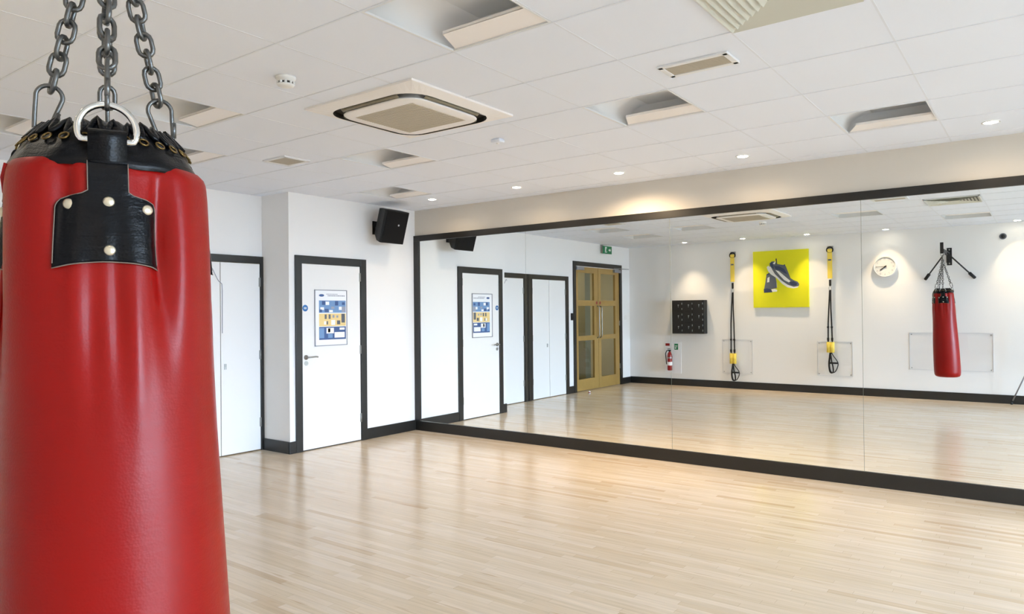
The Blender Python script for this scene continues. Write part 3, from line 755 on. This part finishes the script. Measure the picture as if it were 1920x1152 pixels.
acrylic(-1.80, -.645, .48, 1.09, 'wide clear wall panel behind the hanging punching bag')

# suspension trainers
def webbing(pts, w=.032, th=.003):
    """flat strap in the XZ plane along pts"""
    g = MB(); P_ = [Vector(q) for q in pts]; L1 = []; L2 = []
    for i, q in enumerate(P_):
        t = (P_[min(i+1,len(P_)-1)]-P_[max(i-1,0)]).normalized(); s_ = Vector((0,1,0)).cross(t).normalized()*w/2
        L1.append(q-s_); L2.append(q+s_)
    for i in range(len(P_)-1):
        for off in (0, th):
            o_ = Vector((0,off,0)); g.quad([L1[i]+o_,L2[i]+o_,L2[i+1]+o_,L1[i+1]+o_])
        for LL in (L1,L2):
            g.quad([LL[i],LL[i+1],LL[i+1]+Vector((0,th,0)),LL[i]+Vector((0,th,0))])
    return g
def trainer(x, label, zy0, zy1, zb, long_):
    a = wthing('suspension_trainer', x, 0, label, 'suspension trainer', 'suspension trainers on the wall')
    yy = .05
    g = MB(); g.cbox((0,.009,2.555),(.10,.012,.10)); g.build('wall_plate', 'steel', a, bevel=.004)
    g = MB(); pts = [(.05*math.cos(t*PI/10),.045,2.535+.05*math.sin(t*PI/10)) for t in range(20)]; g.tube(pts, .012, 10, closed=True); g.tube([(0,.012,2.585),(0,.045,2.585)], .01, 8); g.build('anchor_ring', 'blackmatte', a)
    g = webbing([(0,yy,2.55),(0,yy,2.40),(0,yy,2.03)], .078, .006); st = g.build('anchor_strap', 'webyellow', a)
    g = MB(); g.box((-.025,yy-.002,2.345),(.025,yy+.010,2.37)); g.build('strap_stitching', 'slate', st)
    g = MB(); g.cbox((0,yy,1.955),(.036,.02,.11)); g.build('buckle', 'blackmatte', a, bevel=.004)
    g = MB(); pts = [(.022*math.cos(t*PI/8),yy,1.86+.036*math.sin(t*PI/8)) for t in range(16)]; g.tube(pts, .0045, 8, closed=True); g.build('carabiner', 'steel', a)
    for s_ in (-1,1):
        g = webbing([(s_*.008,yy+s_*.003,1.83),(s_*.016-.01,yy,1.5),(s_*.028-.012,yy,1.24),(s_*.034-.01,yy,zy1)], .024, .003); stt = g.build('main_strap', 'webblack', a)
        g = MB(); g.cbox((s_*.03-.011,yy+.006,zy1+.26),(.034,.014,.03)); g.cbox((s_*.033-.01,yy+.006,zy1+.05),(.034,.014,.05)); g.build('adjuster', 'blackmatte', stt)
        g = MB(); g.tube([(s_*.03-.005,yy+.01,zy1),(s_*.03-.005,yy+.01,zy0)], .034, 14); g.build('yellow_sleeve', 'webyellow', a)
        # foot cradle: padded loop with a rigid handle across it
        H_ = zy0-zb
        if s_ > 0: out = [(.015,0),(.045,.16),(.085,.32),(.118,.50),(.112,.70),(.075,.93),(.030,1.0),(-.005,.90),(-.018,.62),(-.010,.30),(.005,.10)]
        else: out = [(-.012,0),(-.024,.25),(-.036,.50),(-.034,.75),(-.020,.96),(.008,1.02),(.034,.95),(.030,.70),(.010,.45),(0,.20)]
        yo_ = yy+.02+.012*s_
        P_ = [(x_, yo_, zy0-H_*q_) for x_, q_ in out]; fine = []
        n_ = len(P_)
        for q in range(n_):          # closed Catmull-Rom curve through the outline
            p0,p1,p2,p3 = [Vector(P_[(q+d_) % n_]) for d_ in (-1,0,1,2)]
            for t in (0,.25,.5,.75): fine.append(.5*((2*p1)+(p2-p0)*t+(2*p0-5*p1+4*p2-p3)*t*t+(3*p1-p0-3*p2+p3)*t**3))
        g = MB(); g.tube(fine, .013 if s_ > 0 else .019, 8, closed=True, flat=.6); lp = g.build('foot_cradle', 'webblack', a)
        zz = zy0-H_*.52
        g = MB(); g.tube([(-.02,yo_,zz),(.112 if s_ > 0 else .03,yo_,zz)], .015, 12); g.build('handle', 'rubber', lp)
    return a
trainer(-4.745, 'yellow and black suspension trainer between the lockers and the yellow picture', .475, .67, .16, True)
trainer(-3.01, 'yellow and black suspension trainer between the yellow picture and the clock', .73, .915, .38, False)

# dome camera
a = wthing('dome_camera', -.50, 2.597, 'small black round camera high on the wall past the bag bracket', 'camera')
g = MB(); g.lathe([(.048,0),(.045,.012)], 32, RY); g.build('base', 'slate', a)
g = MB(); g.lathe([(.032,.012),(.029,.028),(.018,.038),(.004,.042)], 32, RY); g.build('dome', 'black', a)

# bag bracket
BX, BY = -1.235, .5455
a = wthing('bag_bracket', BX+.02, 2.32, 'black steel wall bracket carrying the red punching bag', 'bracket')
g = MB(); g.box((-.035,0,-.14),(.035,.01,.14))
g.build('wall_plate', 'blackmatte', a, bevel=.002)
for z in (-.11,.11):
    g = MB(); g.lathe([(.012,.01),(.012,.018)], 6, Matrix.Translation((0,0,z)) @ RY); g.build('bolt', 'steel', a)
g = MB(); g.box((-.045,.01,.02),(.005,BY-YB+.06,.07)); g.box((-.04,.01,-.10),(0,.05,.07)); g.build('beam', 'blackmatte', a, bevel=.003)
g = MB(); g.box((-.045,BY-YB+.03,.0),(.0,BY-YB+.055,.17)); g.build('end_stop', 'blackmatte', a, bevel=.003)
for s_ in (-1,1):
    p0 = Vector((-.01+s_*.01, .40, .04)); p1 = Vector((s_*.345, .012, -.36))
    g = MB(); g.tube([p0, p1], .011, 12); st = g.build('strut', 'blackmatte', a)
    dd = (p1-p0).normalized(); g = MB(); g.tube([p1-dd*.13, p1-dd*.01], .024, 14); ft = g.build('strut_foot', 'rubber', st)
g = MB(); pts = [(-.02+.0,BY-YB-.0+.03*math.cos(t*PI/8)*.0,-.02+.03*math.sin(t*PI/8)) if False else (-.02+.022*math.cos(t*PI/8), BY-YB, -.008+.03*math.sin(t*PI/8)) for t in range(16)]
g.tube(pts, .006, 8, closed=True); g.build('eye_ring', 'steel', a)

# ================================================================== PUNCHING BAG
ZT = 1.745; ZBm = .445; ANG0 = math.radians(-23.9)
bag = thing('punching_bag', (BX, BY, ZBm), 'large red leather punching bag hanging on four chains in front of the camera', 'punching bag')
R0 = [(1.722,.137),(1.716,.1435),(1.705,.1470),(1.68,.1485),(1.6,.150),(1.5,.1515),(1.4,.1535),(1.3,.156),(1.2,.160),(1.1,.164),(1.0,.168),(.9,.171),(.8,.174),(.7,.176),(.6,.177),(.52,.176),(.48,.171),(.458,.158),(.447,.13),(.445,.08)]
def prof_r(z):
    for (z1,r1),(z0,r0) in zip(R0, R0[1:]):
        if z0 <= z <= z1: return r0+(r1-r0)*(z-z0)/(z1-z0)
    return R0[-1][1] if z < R0[-1][0] else R0[0][1]
def shiftx(z): return (ZT-z)*.036
def gauss(x, s_): return math.exp(-(x/s_)**2)
def adiff(a_, b_): return (a_-b_+PI) % (2*PI)-PI
rng = random.Random(11)
fold_spec = []
STRAP = [ANG0, ANG0+math.radians(109), ANG0+PI, ANG0-math.radians(103)]
for k in range(4):
    c0 = STRAP[k]
    fold_spec += [(c0, .34, -.012, 1.70, .22), (c0+.52, .11, -.025, 1.60, .12), (c0-.42, .10, -.012, 1.67, .08), (c0+.80, .20, .006, 1.60, .22), (c0-.74, .22, .006, 1.64, .22), (c0+.33, .12, -.007, 1.69, .06),
                  (c0+.06, .07, -.005, 1.50, .10), (c0+.22, .08, .004, 1.47, .13), (c0-.16, .08, -.004, 1.46, .12), (c0-.32, .10, .004, 1.52, .10)]
for _ in range(10):
    fold_spec.append((rng.uniform(0,2*PI), rng.uniform(.1,.3), rng.uniform(-.0022,.0022), rng.uniform(.6,1.4), rng.uniform(.1,.3)))
def surf_r(z, th):
    r = prof_r(z)
    for c0, sa, amp, zc, sz in fold_spec:
        r += amp*gauss(adiff(th, c0), sa)*gauss(z-zc, sz)
    return r
NT, NZ = 192, 150
g = MB(); rings = []
zl = [R0[0][0]-(R0[0][0]-.52)*i/NZ for i in range(NZ+1)]+[z for z,_ in R0[-5:] if z < .52]
for z in zl:
    ring = []
    for i in range(NT):
        th = 2*PI*i/NT; r = surf_r(z, th) if z > .5 else prof_r(z)
        ring.append(g.bm.verts.new((shiftx(z)+r*math.cos(th), r*math.sin(th), z-ZBm)))
    rings.append(ring)
for a_, b_ in zip(rings, rings[1:]):
    for i in range(NT):
        f = g.bm.faces.new([a_[i],b_[i],b_[(i+1)%NT],a_[(i+1)%NT]]); f.smooth = True
g.bm.faces.new(rings[-1])
body = g.build('bag_body', 'redleather', bag)
# vertical seam (raised welt) on the left
def on_surf(z, th, off=0):
    r = surf_r(z, th)+off; return Vector((shiftx(z)+r*math.cos(th), r*math.sin(th), z-ZBm))
def thS(z): return ANG0-1.40+.36*max(0,min(1,(z-1.56)/.16))**1.3
g = MB(); g.tube([on_surf(1.715-i*.02, thS(1.715-i*.02), .0008) for i in range(61)], .0036, 8, flat=.8); g.build('seam', 'redleather', body)

# lacing cover
g = MB(); n = 192; rr = []
cov = [(.141,1.710),(.1435,1.716),(.1415,1.723),(.136,1.731),(.128,1.743),(.117,1.757),(.104,1.772),(.090,1.784),(.080,1.790),(.070,1.788),(.058,1.780),(.03,1.777),(.004,1.777)]
for j, (r, z) in enumerate(cov):
    ring = []
    for i in range(n):
        th = 2*PI*i/n
        k4 = (.5+.5*math.cos(4*(th-ANG0)))
        wob = .0040*math.sin(22*th+1)*gauss(r-.095,.02)+.003*math.sin(13*th)*gauss(r-.120,.02)
        rad = r+(-.006*k4 if r > .12 else 0); ring.append(g.bm.verts.new((rad*math.cos(th), rad*math.sin(th), z+wob+.004*k4*gauss(r-.11,.03)-ZBm)))
    rr.append(ring)
for a_, b_ in zip(rr, rr[1:]):
    for i in range(n):
        f = g.bm.faces.new([a_[i],a_[(i+1)%n],b_[(i+1)%n],b_[i]]); f.smooth = True
g.bm.faces.new(rr[-1]); cover = g.build('top_cover', 'blackleather', bag)
g = MB()
# cord zigzagging through the eyelets
pts = []; NE = 28
for i in range(NE*6):
    t = i/(NE*6); th = 2*PI*t; ph = (i % 6)/6; tri = .5+.5*math.cos(2*PI*ph)
    r = .090+.024*tri; z = 1.787-.026*tri+.003*math.sin(th*9)
    pts.append((r*math.cos(th), r*math.sin(th), z-ZBm+.003))
g.tube(pts, .0050, 6, closed=True, flat=.8); g.build('lace', 'blackleather', cover)
for i in range(NE):
    th = 2*PI*(i+.0)/NE; c_ = Vector((.1185*math.cos(th), .1185*math.sin(th), 1.7555-ZBm))
    nrm = Vector((math.cos(th), math.sin(th), .8)).normalized(); u_ = Vector((-math.sin(th), math.cos(th), 0)); v_ = nrm.cross(u_)
    g = MB(); g.tube([c_+nrm*.003+(u_*math.cos(q*PI/6)+v_*math.sin(q*PI/6))*.0068 for q in range(12)], .0016, 6, closed=True); g.build('eyelet', 'brass', cover)

# straps with patch, ring, carabiner and chain
HUB = Vector((0, 0, 2.215-ZBm))
def hang_strap(k):
    c0 = STRAP[k]
    rad = Vector((math.cos(c0), math.sin(c0), 0)); tan = Vector((-math.sin(c0), math.cos(c0), 0))
    # outline of patch: half-widths by z
    def halfw(z):
        if z < 1.645: return .066+.002*(1.645-z)/.08
        if z < 1.667: return .066-.022*(1-math.sqrt(max(0,1-((z-1.645)/.022)**2)))-.010*max(0,(z-1.660)/.007)
        if z < 1.673: return .034-.0085*(z-1.667)/.006
        return .0255
    zs = [1.565+.0045*i for i in range(int((1.722-1.565)/.0045)+1)]
    NU = 26
    for name_, off in (('strap', .0022),):
        g = MB(); grid = []; grid2 = []
        for z in zs:
            row = []; row2 = []
            for i in range(NU+1):
                s_ = -1+2*i/NU; hw_ = halfw(z)
                zz_ = z + .010*(.3-s_*s_)*gauss(z-1.565,.02)
                r = surf_r(zz_, c0); th = c0+s_*hw_/r*1.02
                bl = .0022+.0035*gauss(s_,.35)*gauss(z-1.60,.05)
                row.append(g.bm.verts.new(on_surf(zz_, th, bl+.0024))); row2.append(g.bm.verts.new(on_surf(zz_, th, bl-.0004)))
            grid.append(row); grid2.append(row2)
        m1, m2 = len(grid), NU+1
        for i in range(m1-1):
            for j in range(NU):
                for G_ in (grid, grid2):
                    f = g.bm.faces.new([G_[i][j],G_[i][j+1],G_[i+1][j+1],G_[i+1][j]]); f.smooth = True
        for i in range(m1-1):
            g.bm.faces.new([grid[i][0],grid[i+1][0],grid2[i+1][0],grid2[i][0]]); g.bm.faces.new([grid[i][-1],grid2[i][-1],grid2[i+1][-1],grid[i+1][-1]])
        for j in range(NU):
            g.bm.faces.new([grid[0][j],grid2[0][j],grid2[0][j+1],grid[0][j+1]]); g.bm.faces.new([grid[-1][j],grid[-1][j+1],grid2[-1][j+1],grid2[-1][j]])
        # loop over the ring
        path = []; le, zl_ = (.006, 1.752) if k == 0 else (-.008, 1.740)
        rs = surf_r(1.715, c0)+.004
        for i in range(19):
            t = i/18
            if t < .5:
                q = t/.5; path.append((rs+le*q, 1.719+(zl_-1.719)*q))
            else:
                q = (t-.5)/.5; ang = q*PI; path.append((rs+le-.012+.012*math.cos(ang), zl_+.013*math.sin(ang)))
        path += [(rs+le-.024,zl_-.008),(rs+le-.020,zl_-.018)]
        prev = None; prev2 = None
        for i, (r, z) in enumerate(path):
            nx = path[min(i+1,len(path)-1)]; pv = path[max(i-1,0)]; tx, tz = nx[0]-pv[0], nx[1]-pv[1]; l_ = math.hypot(tx,tz) or 1; nr, nz = tz/l_, -tx/l_
            base = rad*r+Vector((0,0,z-ZBm)); nn = rad*nr*.0018+Vector((0,0,nz*.0018))
            w_ = .0255
            cur = [g.bm.verts.new(base+tan*w_+nn), g.bm.verts.new(base-tan*w_+nn)]; cur2 = [g.bm.verts.new(base+tan*w_-nn), g.bm.verts.new(base-tan*w_-nn)]
            if prev:
                for A_, B_ in ((prev,cur),(prev2,cur2)):
                    f = g.bm.faces.new([A_[0],A_[1],B_[1],B_[0]]); f.smooth = True
                g.bm.faces.new([prev[0],cur[0],cur2[0],prev2[0]]); g.bm.faces.new([prev[1],prev2[1],cur2[1],cur[1]])
            prev, prev2 = cur, cur2
        st = g.build('strap', 'blackleather', bag)
        g = MB(); 
        # pale stitched edge along the patch outline
        for s_ in (-1,1):
            g.tube([on_surf(z, c0+s_*(halfw(z)-.0008)/surf_r(z,c0)*1.02, .0046) for z in zs], .0008, 5)
        g.tube([on_surf(1.565+.010*(.3-(q/10)**2), c0+(q/10)*.0675/surf_r(1.57,c0)*1.02, .005+.002*gauss(q/10,.35)) for q in range(-10,11)], .0010, 5)
        g.build('strap_edge', mat('strap_edge_tan',(120,104,92),.7), st)
        for (du, z) in ((-.050,1.652),(0,1.657),(.050,1.649),(0,1.585)):
            r = surf_r(z,c0); th = c0+du/r; p_ = on_surf(z, th, .0046+(.004 if du == 0 and z < 1.6 else 0)); nrm = Vector((math.cos(th), math.sin(th), 0))
            MT = Matrix.Translation(p_) @ nrm.to_track_quat('Z','Y').to_matrix().to_4x4()
            g = MB(); g.lathe([(.0078,-.002),(.0078,.001),(.006,.0024),(.001,.003)], 20, MT); g.build('rivet', 'rivet', st)
    # D ring
    rr_ = rs+le-.012; up = (Vector((0,0,1))-rad*(.08 if k == 0 else .38)).normalized(); cen = rad*rr_+Vector((0,0,zl_-.002-ZBm))+up*.017
    ring = []
    Rg = .0385
    for i in range(40):
        t = 2*PI*i/40; u_, v_ = math.cos(t)*Rg, math.sin(t)*Rg
        v_ = max(v_, -.017)
        ring.append(cen+tan*u_+up*v_)
    g = MB(); g.tube(ring, .0050, 10, closed=True); tag(g.build('d_ring', 'chrome', bag), 'chrome ring on a strap loop')
    top = cen+up*Rg
    # carabiner (pear shape) hooked through the ring
    dirv = (HUB-top).normalized()
    side = tan if k % 2 == 0 else rad
    side = (side-dirv*side.dot(dirv)).normalized()
    view = Vector((.914,-.405,0))
    if k in (1,3): side = dirv.cross(view).normalized()
    else: side = (rad-dirv*rad.dot(dirv)).normalized()
    base = top-dirv*.006; Lc = .080; hwc = .0185
    def P2(x, y): return base+side*x+dirv*y
    out = []
    for i in range(13):
        t = PI*(i/12); out.append(P2(hwc*math.cos(t), Lc-hwc+hwc*math.sin(t)))
    for q in (.33,.66): out.append(P2(-hwc+(hwc-.0105)*q, (Lc-hwc)*(1-q)+.010*q))
    for i in range(9):
        t = PI+PI*(i/8); out.append(P2(.0100*math.cos(t), .0100+.0100*math.sin(t)))
    for q in (.34,.67): out.append(P2(.0105+(hwc-.0105)*q, .010+(Lc-.010-hwc)*q))
    g = MB(); g.tube(out, .0036, 8, closed=True); cb = g.build('carabiner', 'chain', bag)
    g = MB(); a0 = P2(.0122,.014); a1 = P2(.0175,.04); g.tube([a0,a1], .0042, 8); g.build('gate', 'chain', cb)
    # chain
    c_start = base+dirv*(Lc-.006); tot = (HUB-c_start).length; pitch = .0288; nl = max(3, round(tot/pitch)); pitch = tot/nl
    e1 = side; e2 = dirv.cross(side).normalized()
    g = MB()
    for i in range(nl):
        c_ = c_start+dirv*pitch*(i+.5); 
        tw = math.radians(45*0 + (0 if i % 2 else 90) + rng.uniform(-14,14) + 20*math.sin(i*.7+k))
        ax = e1*math.cos(tw)+e2*math.sin(tw)
        hl, hwid, wr = .0185+.0005, .0115, .0039
        pts = []
        for q in range(7):
            t = PI*q/6; pts.append(c_+ax*(hwid*math.cos(t))+dirv*((hl-hwid)+hwid*math.sin(t)))
        for q in range(7):
            t = PI+PI*q/6; pts.append(c_+ax*(hwid*math.cos(t))+dirv*(-(hl-hwid)+hwid*math.sin(t)))
        g.tube(pts, wr, 8, closed=True)
    g.build('chain', 'chain', bag)
for k in range(4): hang_strap(k)
g = MB(); g.tube([HUB+Vector((.016*math.cos(t*PI/10),0,.024*math.sin(t*PI/10)-.004)) for t in range(20)], .0055, 8, closed=True)
g.tube([HUB+Vector((0,0,.02)),HUB+Vector((0,0,.045))], .010, 12); g.tube([HUB+Vector((0,.014*math.cos(t*PI/10),.062+.020*math.sin(t*PI/10))) for t in range(20)], .005, 8, closed=True)
g.build('swivel', 'chain', bag)

# ================================================================== TRIPOD beside the camera wall and doorstop
ap = Vector((.035, .01, 1.17))
a = thing('tripod', (ap.x, ap.y, 0), 'grey metal tripod leg and foot against the wall, seen at the mirror edge', 'tripod')
for fx, fy in ((-.42,-.17),(.42,-.17),(.03,.45)):
    p0 = Vector((0,0,1.16)); p1 = Vector((fx-ap.x, fy-ap.y, .025)); g = MB()
    g.tube([p0, p0+(p1-p0)*.45], .014, 12); g.tube([p0+(p1-p0)*.42, p0+(p1-p0)*.97], .010, 12); lg = g.build('leg', 'alu', a)
    g = MB(); g.lathe([(.014,0),(.020,.012),(.018,.03),(.010,.04)], 16, Matrix.Translation((p1.x,p1.y,0))); g.build('foot', 'rubber', lg)
g = MB(); g.tube([(0,0,.75),(0,0,1.27)], .013, 12); g.build('centre_column', 'alu', a)
g = MB(); g.lathe([(.03,1.14),(.034,1.16),(.034,1.2),(.02,1.22)], 20); g.build('collar', 'black', a)
g = MB(); g.lathe([(.02,1.27),(.03,1.28),(.03,1.31),(.024,1.33)], 20); g.box((-.03,-.03,1.33),(.03,.03,1.34)); g.build('head', 'black', a)
a = thing('door_stop', (-6.64, 1.95, 0), 'tiny white door stop on the floor before the oak doors', 'door stop')
g = MB(); g.lathe([(.022,0),(.020,.02),(.016,.045),(.006,.05)], 20); g.build('stop_body', 'white', a)
g = MB(); g.lathe([(.021,.012),(.0215,.02),(.020,.028)], 20, cap=False); g.build('buffer_ring', 'red', a)

# ================================================================== LIGHT
sc = bpy.context.scene
w = bpy.data.worlds.new('sky'); sc.world = w; w.use_nodes = True; nt = w.node_tree
bg = nt.nodes['Background']
tc = nt.nodes.new('ShaderNodeTexCoord'); sx = nt.nodes.new('ShaderNodeSeparateXYZ'); nt.links.new(tc.outputs['Generated'], sx.inputs[0])
cr = nt.nodes.new('ShaderNodeValToRGB'); cr.color_ramp.elements[0].position = .49; cr.color_ramp.elements[0].color = (.32,.40,.44,1)
cr.color_ramp.elements[1].position = .52; cr.color_ramp.elements[1].color = (.68,.90,1.10,1)
mr = nt.nodes.new('ShaderNodeMapRange'); mr.inputs['From Min'].default_value = -1; mr.inputs['From Max'].default_value = 1
nt.links.new(sx.outputs['Z'], mr.inputs['Value']); nt.links.new(mr.outputs['Result'], cr.inputs['Fac']); nt.links.new(cr.outputs['Color'], bg.inputs['Color'])
bg.inputs['Strength'].default_value = 2.3
def area(name, loc, rot, sx_, sy_, power, col):
    l = bpy.data.lights.new(name, 'AREA'); l.shape = 'RECTANGLE'; l.size = sx_; l.size_y = sy_; l.energy = power; l.color = col
    o = bpy.data.objects.new(name, l); COL.objects.link(o); o.location = loc; o.rotation_euler = rot; return o
DAY = (.75,.95,1.22)
# daylight from the open sky outside the windows
area('window_daylight', (XW+5.0, 3.3, 3.3), (0, math.radians(90-4), 0), 2.2, 9.0, 13500, DAY)
def spot(x, y, power, tilt=(0,0), col=(1,.74,.46), ang=150):
    l = bpy.data.lights.new('downlight_beam', 'SPOT'); l.energy = power; l.color = col; l.spot_size = math.radians(ang); l.spot_blend = 1.0; l.shadow_soft_size = .03
    o = bpy.data.objects.new('downlight_beam', l); COL.objects.link(o); o.location = (x, y, ZC-.012); o.rotation_euler = (tilt[0], tilt[1], 0)
for (x, y), p_ in zip(MX, (24,30,190,34,22,20)): spot(x, y, p_, (math.radians(8),0))
for (x, y), p_ in zip(OX, (110,110,110,120,90,20)): spot(x, y, p_, (math.radians(-10),0), ang=70)
area('lobby_fill', (-8.6, 1.1, 2.66), (0,0,0), 1.2, 1.2, 24, (1,.86,.62))  # unseen warm area light added to brighten the lobby, without a fitting

# ================================================================== CAMERA
F, yaw, pitch, roll, h = 1338.92, .6405, .0077, -.0099, 1.4883
f = Vector((-math.sin(yaw)*math.cos(pitch), math.cos(yaw)*math.cos(pitch), math.sin(pitch)))
r = Vector((math.cos(yaw), math.sin(yaw), 0)); u = r.cross(f)
c_, s_ = math.cos(roll), math.sin(roll)
r2 = r*c_+u*s_; u2 = u*c_-r*s_
cam = bpy.data.cameras.new('camera'); co = bpy.data.objects.new('camera', cam); COL.objects.link(co)
cam.sensor_width = 36; cam.lens = F*36/1920; cam.clip_start = .05; cam.clip_end = 200
mw_ = Matrix((r2, u2, -f)).transposed().to_4x4(); mw_.translation = Vector((0,0,h)); co.matrix_world = mw_
sc.camera = co
sc.view_settings.view_transform = 'Standard'; sc.view_settings.look = 'None'; sc.view_settings.gamma = 1; sc.view_settings.exposure = 0.17
sc.view_settings.use_curve_mapping = False
sc.cycles.use_denoising = True
sc.cycles.max_bounces = 14; sc.cycles.diffuse_bounces = 8; sc.cycles.glossy_bounces = 8; sc.cycles.transparent_max_bounces = 12
sc.cycles.sample_clamp_indirect = 8
